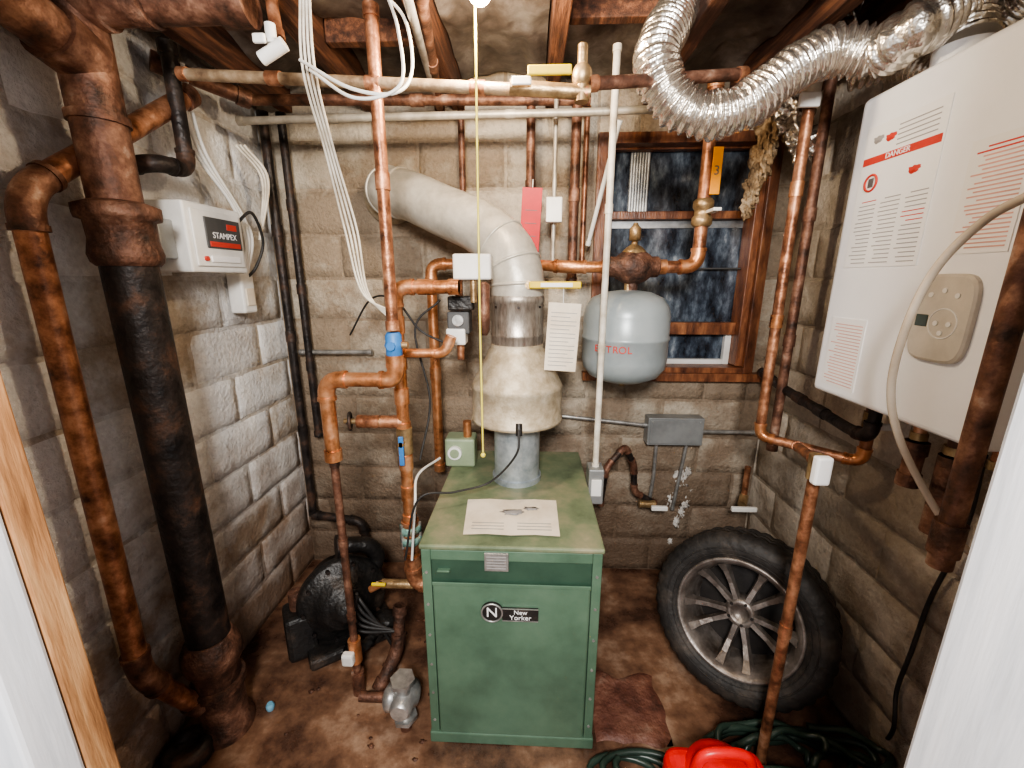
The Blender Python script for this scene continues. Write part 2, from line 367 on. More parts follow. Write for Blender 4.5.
b.box(xi0,xi1,y+.05,y+.09,zt-.0,zt+.03,REDW)
b.box(xi0,xi0+.03,y+.05,y+.09,WZ0+.04,WZ1-.04,REDW)
b.box(xi1-.03,xi1,y+.07,y+.1,WZ0+.045,zl-.03,WPL,.003); b.box(xi0+.03,xi1-.03,y+.07,y+.1,WZ0+.045,WZ0+.07,WPL,.003)
b.box(xi0+.03,xi1,y+.06,y+.085,(zm+zl)/2+.02,(zm+zl)/2+.028,DGR)
b.box(xi0,xi1+.04,y+.105,y+.11,WZ0+.02,WZ1-.02,GLASS,0)
xw=W(640,180,Y=y+.09).x
for k in range(7): b.cyl((xw-.04+.013*k,y+.1,zm+.02),(xw-.04+.013*k,y+.1,zt),.0075,WELL,seg=10)
b.box(xi0+.03,xi1,y+.098,y+.104,zm-.05,zm-.015,WELL,0)
b.done('window_1',recenter=False)
# ---------- boiler ----------
X0,X1,Y0,Y1,ZT=-.335,.23,1.13,1.87,.80
b=MB()
b.box(X0,X1,Y0+.012,Y1,.04,ZT-.012,GRN,.004)
b.box(X0+.015,X1-.015,Y0+.03,Y1-.02,0,.04,IRON,.002)
b.box(X0-.006,X1+.006,Y0-.004,Y1+.004,ZT-.018,ZT,GRNT,.006)
b.box(X0,X0+.03,Y0,Y0+.02,.02,ZT-.018,GRN,.003); b.box(X1-.03,X1,Y0,Y0+.02,.02,ZT-.018,GRN,.003)
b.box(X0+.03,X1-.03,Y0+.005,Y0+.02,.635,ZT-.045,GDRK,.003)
b.box(X0+.03,X1-.03,Y0-.0,Y0+.02,.745,ZT-.018,GRN,.003)
b.box(X0+.032,X1-.032,Y0-.003,Y0+.018,.045,.66,GRN,.006)
b.box(X0+.032,X1-.032,Y0-.006,Y0-.002,.655,.668,GRN,.002)
b.box(X0+.05,X0+.09,Y0-.008,Y0+.01,.705,.712,GRN,.002)
b.box(X0-.004,X1+.004,Y0-.004,Y0+.02,.0,.045,GRN,.004)
for i in range(6): b.cyl((X0+.015,Y0-.002,.1+.12*i),(X0+.015,Y0+.004,.1+.12*i),.005,GALV,seg=8); b.cyl((X1-.015,Y0-.002,.1+.12*i),(X1-.015,Y0+.004,.1+.12*i),.005,GALV,seg=8)
b.box(-.135,-.06,Y0-.007,Y0+.006,.715,.778,GALV,.001)
for i in range(5): b.box(-.128,-.067,Y0-.008,Y0,.724+.01*i,.727+.01*i,INKG,0)
b.cyl((-.113,Y0-.003,.565),(-.113,Y0-.012,.565),.036,BLKG); b.torus((-.113,Y0-.012,.565),(0,-1,0),.033,.003,GALV)
b.box(-.08,.035,Y0-.011,Y0-.003,.535,.582,BLKG,.002)
for zz_ in (.536,.581): b.box(-.08,.035,Y0-.0125,Y0-.01,zz_-.001,zz_+.001,GALV,0)
BO=b.done('boiler')
text('New',.022,(-.022,Y0-.0125,.569),(1,0,0),(0,0,1),PAPW,BO); text('Yorker',.024,(-.022,Y0-.0125,.549),(1,0,0),(0,0,1),PAPW,BO); text('N',.05,(-.113,Y0-.013,.566),(1,0,0),(0,0,1),PAPW,BO)
b=MB(); p=[W(468,500,Z=.803),W(556,501,Z=.803),W(560,537,Z=.803),W(463,535,Z=.803)]
n=8;vs=[];fs=[]
for j in range(n+1):
    for i in range(n+1):
        q=p[3].lerp(p[2],i/n).lerp(p[0].lerp(p[1],i/n),j/n); vs.append(q+Vector((0,0,.002+.004*math.sin(i*.8)**2)))
for j in range(n):
    for i in range(n): a=j*(n+1)+i; fs.append([a,a+1,a+n+2,a+n+1])
b.add(vs,fs,PAPER)
for k in range(3):
    for (f0,f1) in ((.08,.42),(.56,.92)):
        q=p[3].lerp(p[0],.12+.08*k); e=p[2].lerp(p[1],.12+.08*k); a=q.lerp(e,f0);c=q.lerp(e,f1); b.box(a.x,c.x,a.y,a.y+.003,a.z+.0065,a.z+.007,INKG,0)
b.ball(p[3].lerp(p[1],.5)+Vector((0,.02,.0065)),.026,INKG,(1.3,.6,.03),.9,2); b.ball(p[3].lerp(p[1],.7)+Vector((0,.0,.0065)),.018,INKG,(1.3,.6,.03),.9,4)
b.done('instruction_manual')
# ---------- flue ----------
fx,fy=-.05,1.6
b=MB()
b.lathe((fx,fy,.8),(0,0,1),[(.092,0),(.092,.30)],BLUG,36)
b.lathe((fx,fy,.8),(0,0,1),[(.10,0),(.10,.02)],BLUG,36)
b.lathe((fx,fy,1.06),(0,0,1),[(.17,.0),(.18,.0),(.18,.012),(.176,.015),(.176,.13),(.179,.135),(.172,.15),(.12,.25),(.112,.27),(.1,.285),(.1,.3)],HOOD,40)
b.lathe((fx,fy,1.34),(0,0,1),[(.098,0),(.098,.05),(.101,.055),(.098,.06),(.098,.17),(.102,.175),(.102,.19),(.098,.2)],GALD,40)
path=spline([(fx,fy,1.53),(fx,fy,1.6),(-.09,1.63,1.7),(-.2,1.7,1.79),(-.35,1.79,1.86),(-.5,1.87,1.93),(-.6,1.92,1.96),(-.64,1.99,1.97),(-.65,2.07,1.97)],8)
b.tube(path,.098,BEIGE,32)
for i in (6,12,18,44,50): 
    d=path[i+1]-path[i-1]; b.torus(path[i],d,.098,.006,BEIGE)
b.lathe((-.65,2.07,1.97),(0,-1,0),[(.125,0),(.125,.01),(.1,.015)],HOOD,32)
for a in range(5): 
    t=a*.9-2.4; b.cyl((fx+.1*math.cos(t),fy+.1*math.sin(t),1.50),(fx+.104*math.cos(t),fy+.104*math.sin(t),1.50),.005,IRON,seg=6)
b.done('flue_pipe')
# ---------- expansion tank ----------
ty=1.75; T=W(625,335,Y=ty); zt_=W(625,290,Y=ty).z+0.0; zb=W(625,384,Y=ty-.05).z
b=MB(); R=.172
h=zt_-zb
b.lathe((T.x,ty,zb),(0,0,1),[(.03,0),(.09,.008),(.14,.03),(R-.006,.065),(R,.1),(R,h*.5-.008),(R+.004,h*.5-.004),(R+.004,h*.5+.006),(R,h*.5+.01),(R,h-.1),(R-.008,h-.065),(.14,h-.03),(.09,h-.008),(.03,h)],TANK,48)
b.cyl((T.x,ty,zb+h-.01),(T.x,ty,zb+h+.05),.016,BRASS); b.cyl((T.x,ty,zb-.02),(T.x,ty,zb+.01),.01,BRASS)
TO=b.done('expansion_tank')
for k in range(6): 
    a=-1.57+(-.85+.15*k); rr=R+.004; text('EXTROL'[k],.038,(T.x+rr*math.cos(a),ty+rr*math.sin(a),zb+h*.42),(-math.sin(a),math.cos(a),0),(0,0,1),INKR,TO)
MY=1.75; S=W(633,267,Y=MY)
b=MB()
b.lathe(S+Vector((-.1,0,0)),(1,0,0),[(.035,0),(.04,.005),(.04,.03),(.055,.05),(.068,.08),(.068,.12),(.055,.15),(.04,.17),(.04,.195),(.035,.2)],RUST,28)
b.lathe(S,(0,0,1),[(.045,0),(.045,.06),(.03,.075),(.012,.085),(.012,.1),(.022,.1),(.022,.145),(.012,.155),(.008,.165)],BRASS,20)
b.cyl(S,S-Vector((0,0,.11)),.03,RUST,r2=.02)
b.done('air_separator')
Pipe('copper_supply_main',chain(MY+.1,[(440,470),(436,264),(520,264)])+[S+Vector((-.25,0,0)),S+Vector((-.09,0,0))],.022,COPB)
pm=chain(MY,[(655,267),(697,267),(705,215),(712,72)]); pm[0].z=S.z;pm[1].z=S.z;pm[1].x=pm[2].x
Pipe('copper_supply_main',[S+Vector((.09,0,0)),pm[1],Vector((pm[1].x,MY,2.3))],.024,COP,COPB)
q=Vector((pm[1].x,MY,zof(213,pm[1].x,MY)))
b=MB(); b.lathe(q-Vector((0,0,.05)),(0,0,1),[(.03,0),(.04,.01),(.04,.03),(.032,.04),(.032,.06),(.04,.07),(.04,.09),(.03,.1)],BRASS,8); b.box(q.x+.0,q.x+.03,MY-.1,MY-.03,q.z-.006,q.z+.006,WPL,.003); b.done('gate_valve')
b=MB(); b.box(q.x+.005,q.x+.04,MY-.035,MY-.03,q.z+.06,q.z+.22,ORG,.001)
OT=b.done('orange_tag'); text('3',.045,(q.x+.022,MY-.036,q.z+.14),(1,0,0),(0,0,1),INK,OT)
# ---------- pipes by survey ----------
A=chain(1.3,[(368,-30),(379,345),(383,378)])
zA=zof(380,A[0].x,1.3); xa=xof(325,1.3,zA); A=[Vector((A[0].x,1.3,2.3)),Vector((A[0].x,1.3,zA)),Vector((xa,1.3,zA)),Vector((xa,1.3,zof(460,xa,1.3)))]
Pipe('copper_riser',[A[0],Vector((A[0].x,1.3,zof(330,A[0].x,1.3)))],.018,COP)
Pipe('copper_return',[Vector((A[0].x,1.3,zof(355,A[0].x,1.3))),A[1],A[2],A[3]],.024,COPB)
b=MB(); vz=zof(345,A[0].x,1.3); c=Vector((A[0].x,1.3,vz)); b.lathe(c-Vector((0,0,.04)),(0,0,1),[(.02,0),(.026,.01),(.026,.03),(.03,.04),(.026,.05),(.026,.07),(.02,.08)],BLUE,12); b.cyl(c,c+Vector((.0,-.035,0)),.014,BLUE,seg=8); b.cyl(c,c+Vector((.045,0,.0)),.012,BRASS,seg=6); b.done('check_valve')
Pipe('iron_drop_pipe',[A[3],Vector((xa,1.3,.03))],.014,DCOP,coup=.35)
b=MB(); z0=zof(650,xa,1.3); b.box(xa-.035,xa+.01,1.25,1.28,z0-.03,z0+.02,WPL,.008); b.cyl((xa,1.3,z0-.05),(xa,1.3,z0+.05),.024,COPB); b.cyl((xa,1.3,.0),(xa,1.3,.1),.024,DCOP); b.done('drain_valve')
x=W(402,400,Y=1.42).x; z1=zof(287,x,1.42)
rx=xof(468,1.42,z1)
Pipe('copper_header',[(x,1.42,zof(522,x,1.42)),(x,1.42,z1),(rx-.03,1.42,z1)],.022,COPB,coup=.13)
Pipe('copper_lower_riser',[(x,1.42,zof(520,x,1.42)),(x,1.42,.42),(X0+.0,1.42,.40)],.028,COPB,COP,coup=.12)
b=MB(); c=Vector((x,1.42,zof(533,x,1.42))); b.lathe(c-Vector((0,0,.04)),(0,0,1),[(.03,0),(.043,.004),(.043,.03),(.031,.035),(.031,.045),(.043,.05),(.043,.075),(.03,.08)],TEAL,6)
for a in (0,2,4): b.cyl(c+Vector((.037*math.cos(a),.037*math.sin(a),-.05)),c+Vector((.037*math.cos(a),.037*math.sin(a),.05)),.006,GALV,seg=6)
b.done('pipe_flange')
b=MB(); c=Vector((x,1.42,zof(440,x,1.42))); b.cyl(c-Vector((0,0,.05)),c+Vector((0,0,.05)),.03,BRASS,seg=8); b.box(c.x-.009,c.x+.009,1.37,1.38,c.z-.08,c.z+.03,BLUE,.003); b.cyl(c,c+Vector((0,-.05,0)),.01,BRASS);b.done('ball_valve')
zt1=zof(353,x,1.42); Pipe('copper_branch',[(x,1.42,zt1),(xof(445,1.42,zt1),1.42,zt1),(xof(452,1.42,zt1),1.42,zt1+.06)],.016,COPB)
zt2=zof(422,x,1.42); Pipe('copper_branch',[(x,1.42,zt2),(xof(358,1.42,zt2),1.42,zt2)],.02,BRASS,COP,coup=.06)
b=MB(); c=Vector((xof(350,1.42,zt2),1.42,zt2)); b.torus(c,(1,.3,0),.03,.006,IRON); b.cyl(c-Vector((.02,0,0)),c+Vector((.04,0,0)),.01,BRASS)
for a in range(4): b.cyl(c,c+Vector((0,.03*math.cos(a*1.57),.03*math.sin(a*1.57))),.004,IRON,seg=6)
b.done('gate_valve_wheel')
b=MB(); xx=xof(382,1.42,.42); b.cyl((x,1.42,.41),(xx,1.42,.41),.018,BRASS); b.box(xx-.02,xx+.035,1.36,1.37,.445,.457,YEL,.003); b.cyl((xx,1.42,.41),(xx,1.37,.45),.008,BRASS); b.cyl((xx,1.42,.41),(xx-.05,1.42,.38),.014,COPB); b.done('boiler_drain_valve')
b=MB(); c=W(404,698,Y=1.17)
b.lathe(c+Vector((0,.06,0)),(0,-1,0),[(.03,0),(.05,.01),(.055,.03),(.055,.06),(.04,.075),(.038,.11),(.03,.12)],GALV,20); b.cyl(c-Vector((.0,0,.08)),c+Vector((0,0,.08)),.028,GALV)
for s_ in (-1,1): b.lathe(c+Vector((0,0,.08*s_-.008)),(0,0,1),[(.045,0),(.045,.016)],GALV,6)
b.lathe(c+Vector((-.03,0,0)),(-1,0,0),[(.04,0),(.045,.01),(.045,.03),(.03,.04)],GALV,8)
b.cyl(c,c-Vector((.16,0,0)),.018,DCOP); b.cyl(c-Vector((0,0,c.z-.002)),c-Vector((0,0,.08)),.02,DCOP)
b.done('gas_valve')
Pipe('rusty_return_pipe',[W(378,690,Y=1.3),W(398,650,Y=1.4),W(400,605,Y=1.45)],.024,RUST,coup=0)
# ---------- left wall stack ----------
sx,sy,sr=-1.10,1.15,.064
zc0=zof(215,sx,sy); zc1=zof(255,sx,sy); zk=zof(640,sx,sy)
b=MB()
b.lathe((sx,sy,zc0),(0,0,1),[(.058,0),(.058,2.31-zc0)],DCOP,28)
z=zof(120,sx,sy); b.cyl((sx,sy,z-.01),(sx,sy,z+.01),.064,DCOP)
b.lathe((sx,sy,zc1),(0,0,1),[(.068,-.03),(.078,-.02),(.082,.0),(.078,.02),(.074,.04),(.076,.085),(.09,.09),(.092,.1),(.092,.122),(.06,.135)],RUST,28)
b.lathe((sx,sy,zk),(0,0,1),[(sr,0),(sr,zc1-zk)],IRON,32)
b.lathe((sx,sy,0),(0,0,1),[(.088,0),(.088,.03),(.074,.05),(.072,zk-.1),(.088,zk-.08),(.092,zk-.05),(.088,zk-.02),(.07,zk+.02)],RUST,28)
b.lathe((sx,sy,.02),(0,0,1),[(.085,zk*.45),(.085,zk*.45+.03)],RUST,28)
ztop=2.235
b.run([(sx,sy,ztop),(-.68,sy+.02,2.245)],.045,DCOP,er=1)
b.lathe((-.95,sy,2.24),(1,0,0),[(.056,0),(.056,.04)],RUST,24)
b.run([(sx,sy,2.12),(sx+.02,sy-.35,2.22),(sx+.02,sy-.75,2.25)],.055,DCOP,er=1)
b.done('soil_stack')
lx=-1.17; ly=.97
Pipe('copper_waste_pipe',[W(190,95,X=-1.15),(lx,ly+.02,zof(190,lx,ly)),(lx,ly,zof(676,lx,ly)),(sx-.03,sy-.06,zof(690,sx,sy)-.0)],.029,COP,DCOP,coup=0)
for (xx,yy,r_) in ((-1.17,2.0,.02),(-1.10,2.02,.018)): Pipe('iron_gas_pipe',[(xx,yy,2.3),(xx,yy,.35 if r_>.019 else .8)],r_,IRON,coup=.5)
Pipe('iron_gas_pipe',[(-1.17,2.0,.35),(-.9,1.98,.33),(-.85,1.98,.05)],.022,IRON)
zv=W(215,180,X=-1.12).z
Pipe('iron_vent_pipe',[(-1.12,1.45,2.3),(-1.12,1.45,zv),(-1.12,1.33,zv),(-1.23,1.31,zv-.02)],.022,IRON)
Pipe('dark_overhead_pipe',[W(150,60,Y=1.5),W(250,100,Y=1.7)],.026,DCOP)
b=MB(); b.box(-1.235,-1.09,1.36,1.63,1.62,1.84,WPL,.006); b.box(-1.09,-1.083,1.38,1.61,1.64,1.82,WPL,.004); b.box(-1.084,-1.078,1.43,1.60,1.70,1.80,DGR,.002); b.box(-1.084,-1.0765,1.44,1.59,1.705,1.722,INKR,.001); b.box(-1.084,-1.0765,1.53,1.58,1.765,1.785,INKR,.001)
b.cyl((-1.09,1.415,1.665),(-1.075,1.415,1.665),.008,INKR,seg=10); b.box(-1.085,-1.078,1.44,1.58,1.655,1.675,PAPW,.001)
b.box(-1.235,-1.13,1.3,1.36,1.66,1.78,GRY,.005)
EB=b.done('boiler_control_box'); text('STAMPEX',.028,(-1.0765,1.515,1.742),(0,1,0),(0,0,1),PAPW,EB)
b=MB(); b.box(-1.235,-1.17,1.7,1.78,1.46,1.62,WPL,.008); b.box(-1.17,-1.165,1.715,1.765,1.49,1.56,PAPER,.002); b.done('outlet_box')
b=MB()
for k in range(3): b.tube(spline([(-1.15+.005*k,1.48+.025*k,2.28),(-1.16,1.53+.03*k,2.05),(-1.15,1.68+.03*k,1.88-.02*k),(-1.16,1.75+.02*k,1.75),(-1.18,1.73+.012*k,1.61)],8),.0065,WPL,8)
b.tube(spline([(-1.1,1.62,1.8),(-1.1,1.72,1.85),(-1.12,1.8,1.75),(-1.15,1.78,1.65),(-1.18,1.75,1.6)],8),.006,BLK,8)
b.done('cable_bundle')
b=MB()
for k in range(4):
    b.tube(spline([W(300+k*3,-10,Y=1.25),W(303+k*4,70,Y=1.25),W(325+3*k,150,Y=1.35),W(345+4*k,230,Y=1.45),W(362+2*k,292,Y=1.42),W(392,312+3*k,Y=1.38)],10),.0037,WPIPE,8)
b.tube(spline([W(300,60,Y=1.2),W(350,88,Y=1.15),W(395,93,Y=1.15),W(412,70,Y=1.2),W(405,20,Y=1.25),W(380,-10,Y=1.3)],10),.0042,WPL,8)
b.tube(spline([W(310,70,Y=1.2),W(355,98,Y=1.15),W(400,85,Y=1.15),W(398,30,Y=1.2),W(385,-10,Y=1.3)],10),.0042,WPL,8)
b.done('white_cables')
b=MB()
for k in range(3): b.tube(spline([W(236+4*k,145,Y=1.8),W(262+3*k,180,Y=1.85),W(260,240,Y=1.82)],8),.006,WPIPE,8)
b.done('white_cables')
Pipe('copper_overhead_pipe',[W(180,74,Y=1.35),W(588,93,Y=1.25)],.0155,TANP,COP,coup=.3)
Pipe('grey_conduit',[W(238,121,Y=1.75),W(430,116,Y=1.75),W(592,112,Y=1.75),W(720,106,Y=1.72)],.014,CONDUIT,coup=.4)
b=MB(); c=W(582,76,Y=1.25); b.cyl(W(510,87,Y=1.25),W(590,93,Y=1.25),.019,BRASS,seg=8); b.box(c.x-.14,c.x-.03,1.2,1.212,c.z-.015,c.z+.008,YEL,.004); b.ball(c,.026,BRASS,(1,1,1.2)); b.cyl(c,c+Vector((0,0,.07)),.013,BRASS,seg=6); b.cyl(c-Vector((0,0,.06)),c,.018,BRASS); b.box(c.x-.18,c.x-.13,1.215,1.222,c.z-.03,c.z-.01,WPL,.003); b.done('ball_valve')
Pipe('copper_overhead_pipe',[W(588,84,Y=1.25),W(745,74,Y=1.4)],.016,DCOP,COP)
Pipe('copper_overhead_pipe',[W(240,100,Y=1.8),W(590,100,Y=1.9)],.02,DCOP)
for (px,py0,py1,Y,r_,m_) in ((461,118,200,1.95,.014,DCOP),(531,120,188,1.9,.018,DCOP),(556,118,262,1.85,.009,CONDUIT),(577,115,285,1.9,.02,DCOP),(587,125,262,2.0,.012,COP)):
    a=W(px,py0,Y=Y); Pipe('copper_drop_line' if m_ is not CONDUIT else 'grey_conduit',[(a.x,Y,2.3),(a.x,Y,zof(py1,a.x,Y))],r_,m_)
xk=xof(595,1.57,zof(475,.27,1.57))
Pipe('white_conduit',[(xk,1.57,2.32),(xk,1.57,.86)],.012,WPIPE,coup=.6)
b=MB(); b.box(xk-.03,xk+.03,1.53,1.61,.72,.87,GRY,.005); b.box(xk-.02,xk+.02,1.522,1.53,.76,.83,WPL,.002); b.done('service_switch')
Pipe('white_conduit',[W(620,120,Y=1.72),W(588,245,Y=1.95)],.009,WPL,coup=0)
b=MB(); b.box(*sorted((W(546,200,Y=1.83).x,W(562,200,Y=1.83).x)),1.8,1.83,W(555,223,Y=1.83).z,W(555,198,Y=1.83).z,WPL,.004); b.done('thermostat_relay')
b=MB(); l=W(521,188,Y=1.85); r=W(540,252,Y=1.85); MR=Matrix.Translation((l+r)/2)@Matrix.Rotation(math.radians(3),4,'Y')@Matrix.Rotation(math.radians(6),4,'X'); w_,h_=(r.x-l.x)/2,(l.z-r.z)/2
b.box(-w_,w_,-.001,.001,-h_,h_,REDT,.0005,MR); b.cyl(MR@Vector((0,0,h_)),MR@Vector((0,0,h_+.03)),.002,WPL,seg=6)
for k in range(3): b.box(-w_*.6,w_*.6,-.0018,-.001,-h_*.5+.05*k,-h_*.5+.05*k+.003,INK,0,MR)
b.done('red_tag')
b=MB(); l=W(547,303,Y=1.5); r=W(577,371,Y=1.5); MR=Matrix.Translation((l+r)/2)@Matrix.Rotation(math.radians(3),4,'Y')
w_,h_=(r.x-l.x)/2,(l.z-r.z)/2; b.box(-w_,w_,-.001,.001,-h_,h_,PAPER,0,MR)
for k in range(14): b.box(-w_*.8,w_*.8*(1 if k%3 else .5),-.002,-.001,-h_*.85+k*h_*.12,-h_*.83+k*h_*.12,INKG,0,MR)
b.cyl(((l+r)/2)+Vector((0,0,h_)),((l+r)/2)+Vector((0,.0,h_+.06)),.0015,WPL,seg=6)
b.done('paper_tag')
c=W(555,285,Y=1.5); b=MB(); b.box(c.x-.09,c.x+.09,1.49,1.5,c.z-.012,c.z+.012,YEL,.005); b.box(c.x-.05,c.x+.06,1.485,1.49,c.z-.007,c.z+.007,PAPW,.001); b.cyl(c-Vector((.09,0,0)),c-Vector((.09,-.1,0)),.014,BRASS); b.done('valve_handle')
c=W(473,267,Y=1.5); b=MB(); b.cbox(c,(.13,.07,.085),WPL,.006); b.cyl(c+Vector((.0,0,-.04)),c+Vector((0,0,-.12)),.012,BRASS)
b.done('aquastat')
c=W(460,322,Y=1.55); b=MB(); b.cbox(c,(.08,.08,.08),DGR,.005); b.cbox(c+Vector((-.01,-.01,-.05)),(.07,.07,.06),WPL,.006); b.cbox(c+Vector((.01,-.02,.07)),(.09,.06,.05),BLKG,.006); b.cyl(c+Vector((0,-.05,.01)),c+Vector((0,-.04,.01)),.02,GALV); b.cyl(c,c+Vector((0,0,.16)),.014,COP); b.cyl(c,c-Vector((0,0,.14)),.014,COP); b.done('zone_valve')
b=MB(); b.lathe(W(484,300,Y=1.45),(0,0,1),[(.01,-.12),(.02,-.1),(.02,.05),(.01,.06)],DCOP,12); b.done('relief_valve')
c=W(461,443,Y=1.72); b=MB(); b.box(c.x-.065,c.x+.065,1.68,1.78,.8,.93,GRNV,.01); b.cyl((c.x-.02,1.68,.87),(c.x-.02,1.665,.87),.03,WPL); b.cyl((c.x-.02,1.665,.87),(c.x-.02,1.66,.87),.02,GRNV); b.cyl((c.x+.03,1.72,.93),(c.x+.03,1.72,1.0),.018,COPB); b.done('gas_control')
b=MB(); b.tube(spline([W(519,430,Y=1.38),W(516,455,Y=1.36),W(490,482,Y=1.4),W(455,492,Y=1.35),W(418,500,Y=1.3),W(405,560,Y=1.3)],10),.004,BLK,8); b.tube(spline([W(440,458,Y=1.6),W(418,475,Y=1.45),W(415,505,Y=1.36),W(412,560,Y=1.36)],8),.005,WPL,8); b.cyl(W(519,424,Y=1.42),W(519,436,Y=1.4),.012,BLKG)
b.tube(spline([W(440,300,Y=1.5),W(415,330,Y=1.5),W(430,400,Y=1.5),W(420,460,Y=1.45)],8),.004,BLK,8); b.tube(spline([W(350,335,Y=1.8),W(370,300,Y=1.7),W(395,300,Y=1.5),W(420,330,Y=1.5),W(450,345,Y=1.5)],8),.004,BLK,8)
b.done('control_wiring')
b=MB(); a=W(477,120,Y=1.2); b.tube([(a.x,1.2,2.26),(a.x-.002,1.2,1.5),(a.x,1.2,zof(452,a.x,1.2))],.003,CORD,8); b.ball((a.x,1.2,zof(455,a.x,1.2)),.008,CORD); b.done('pull_cord')
b=MB(); b.ball((-.13,1.2,2.275),.032,BULB,(1,1,1.15)); b.cyl((-.13,1.2,2.3),(-.13,1.2,2.34),.02,WPL); b.cyl((-.13,1.2,2.34),(-.13,1.2,2.37),.05,WPL); b.done('light_bulb')
jy=YB-.04
l=W(649,418,Y=jy-.04); r=W(702,446,Y=jy-.04)
b=MB(); b.box(l.x,r.x,jy-.04,YB-.008,r.z,l.z,GRY,.004); b.box(l.x+.01,r.x-.01,jy-.045,jy-.04,r.z+.01,l.z-.01,GRY,.003)
for xx in (l.x+.02,r.x-.02): b.cyl((xx,jy-.05,l.z-.02),(xx,jy-.04,l.z-.02),.004,GALV,seg=6)
b.done('junction_box')
zj=(l.z+r.z)/2+.02
Pipe('grey_conduit',[W(553,415,Y=jy),(l.x,jy,zj)],.01,GALV,coup=0)
Pipe('grey_conduit',[(r.x,jy,zj-.03),(1.13,jy,zj-.03)],.01,GALV,coup=0)
Pipe('grey_conduit',[(l.x+.06,jy,r.z),(l.x+.06,jy,r.z-.2),(l.x+.05,jy,r.z-.32)],.009,GALV,coup=0)
Pipe('grey_conduit',[(r.x-.06,jy,r.z),(r.x-.08,jy,r.z-.2),(r.x-.1,jy,r.z-.38)],.009,GALV,coup=0)
Pipe('grey_conduit',[W(300,352,Y=2.03),W(372,352,Y=2.03)],.012,GALV,coup=0)
b=MB()
for k,(px,py,s_) in enumerate(((680,482,.036),(672,498,.03),(684,503,.026),(676,522,.022),(670,542,.013),(688,472,.016),(681,513,.018),(690,490,.012))): b.ball(W(px,py,Y=YB+.001),s_,CRUST,(.8,.12,1.4),1.3,k,4,3.5)
b.done('lime_deposit')
Pipe('gas_supply_pipe',[W(600,505,Y=1.85),W(606,468,Y=1.85),W(625,446,Y=1.9),W(634,465,Y=1.95),W(634,492,Y=1.95),W(655,503,Y=1.97)],.015,IRON,DCOP,coup=0)
b=MB(); c=W(655,504,Y=1.95); b.box(c.x-.03,c.x+.05,1.9,1.92,c.z-.012,c.z+.012,WPL,.005); b.cyl(c,c+Vector((-.08,0,0)),.02,BRASS); b.done('white_lever_valve')
b=MB(); c=W(742,505,Y=1.9); b.box(c.x-.07,c.x+.05,1.85,1.87,c.z-.012,c.z+.012,WPL,.005); b.cyl(c,c+Vector((.03,.05,.02)),.02,BRASS); b.cyl(c+Vector((.03,.05,.02)),c+Vector((.03,.05,.18)),.014,COP); b.done('white_lever_valve')
# ---------- right side pipes ----------
x1=W(798,180,Y=1.5).x; zb1=zof(436,x1,1.5)
e=W(862,462,Y=1.3)
Pipe('copper_hot_water_pipe',[(x1,1.5,2.3),(x1,1.5,zb1),(e.x,1.3,zb1-.01),(e.x,1.3,zb1+.12)],.017,COP,COPB,coup=.5)
b=MB(); b.cyl((e.x,1.3,zb1+.09),(e.x,1.3,zb1+.15),.022,BRASS,seg=8); b.box(e.x-.03,e.x+.03,1.24,1.255,zb1+.12,zb1+.14,WPL,.004); b.done('shutoff_valve')
b=MB(); b.cyl((x1,1.5,2.12),(x1,1.5,2.2),.026,WPIPE,seg=8); b.box(x1-.05,x1+.01,1.46,1.475,2.1,2.14,WPL,.004); b.done('shutoff_valve')
x2=W(812,200,Y=1.72).x; Pipe('dark_copper_pipe',[(x2,1.72,2.3),(x2,1.72,zof(450,x2,1.72))],.018,DCOP)
x3,y3=.79,1.1; z3=zof(462,x3,y3)
tee=Vector((x1,1.5,zb1)).lerp(Vector((e.x,1.3,zb1-.01)),.4)
Pipe('copper_drop_pipe',[(x3-.0,y3,.0),(x3,y3,z3),tee],.0155,COP,coup=.6)
b=MB(); b.box(x3-.03,x3+.012,y3-.045,y3-.02,z3-.05,z3+.03,PAPW,.006); b.cyl((x3,y3,z3-.05),(x3,y3,z3+.02),.022,BRASS,seg=8); b.done('drain_lever_valve')
Pipe('iron_gas_pipe',[W(762,372,Y=2.0),(1.05,1.75,1.16),(1.03,1.33,1.13),(1.03,1.24,1.13),(1.03,1.24,1.25)],.018,IRON,IRON,coup=.2)
# tankless water heater
HX,HY0,HY1,HZ0,HZ1=.9,.82,1.34,1.26,2.07
b=MB(); b.box(HX,1.15,HY0,HY1,HZ0,HZ1,WHT,.015,seg=3); b.box(1.15,1.168,HY0+.08,HY1-.08,HZ0-.03,HZ1+.03,GALV,.002)
b.box(HX+.05,HX+.06,HY0-.002,HY1+.002,HZ0+.01,HZ1-.01,GALV,0)
L1=(1.06,1.295,1.63,1.985)
b.box(HX-.002,HX,L1[0],L1[1],L1[2],L1[3],PAPW,0)
b.box(HX-.003,HX,L1[0]+.005,L1[1]-.005,1.892,1.910,INKR,0)
for col in (0,1,2):
    for k in range(16):
        ya=L1[0]+.01+col*.075; z=1.64+.0105*k
        b.box(HX-.0028,HX,ya,ya+random.uniform(.045,.066),z,z+.0022,INKR if (col==0 and 8<k<12) or (col==2 and k==15) else INKG,0)
for k in range(5): b.box(HX-.0028,HX,L1[0]+.02,L1[0]+.13,1.92+.011*k,1.9225+.011*k,INKG,0)
for (yy,zz_,m_) in ((1.25,1.95,INKG),(1.21,1.945,INKR),(1.12,1.85,INKR)): b.ball((HX-.001,yy,zz_),.014,m_,(.12,1.5,.8),.6,3)
b.torus((HX-.003,1.25,1.845),(1,0,0),.02,.003,INKR,24,6); b.box(HX-.004,HX,1.242,1.258,1.834,1.856,INK,0)
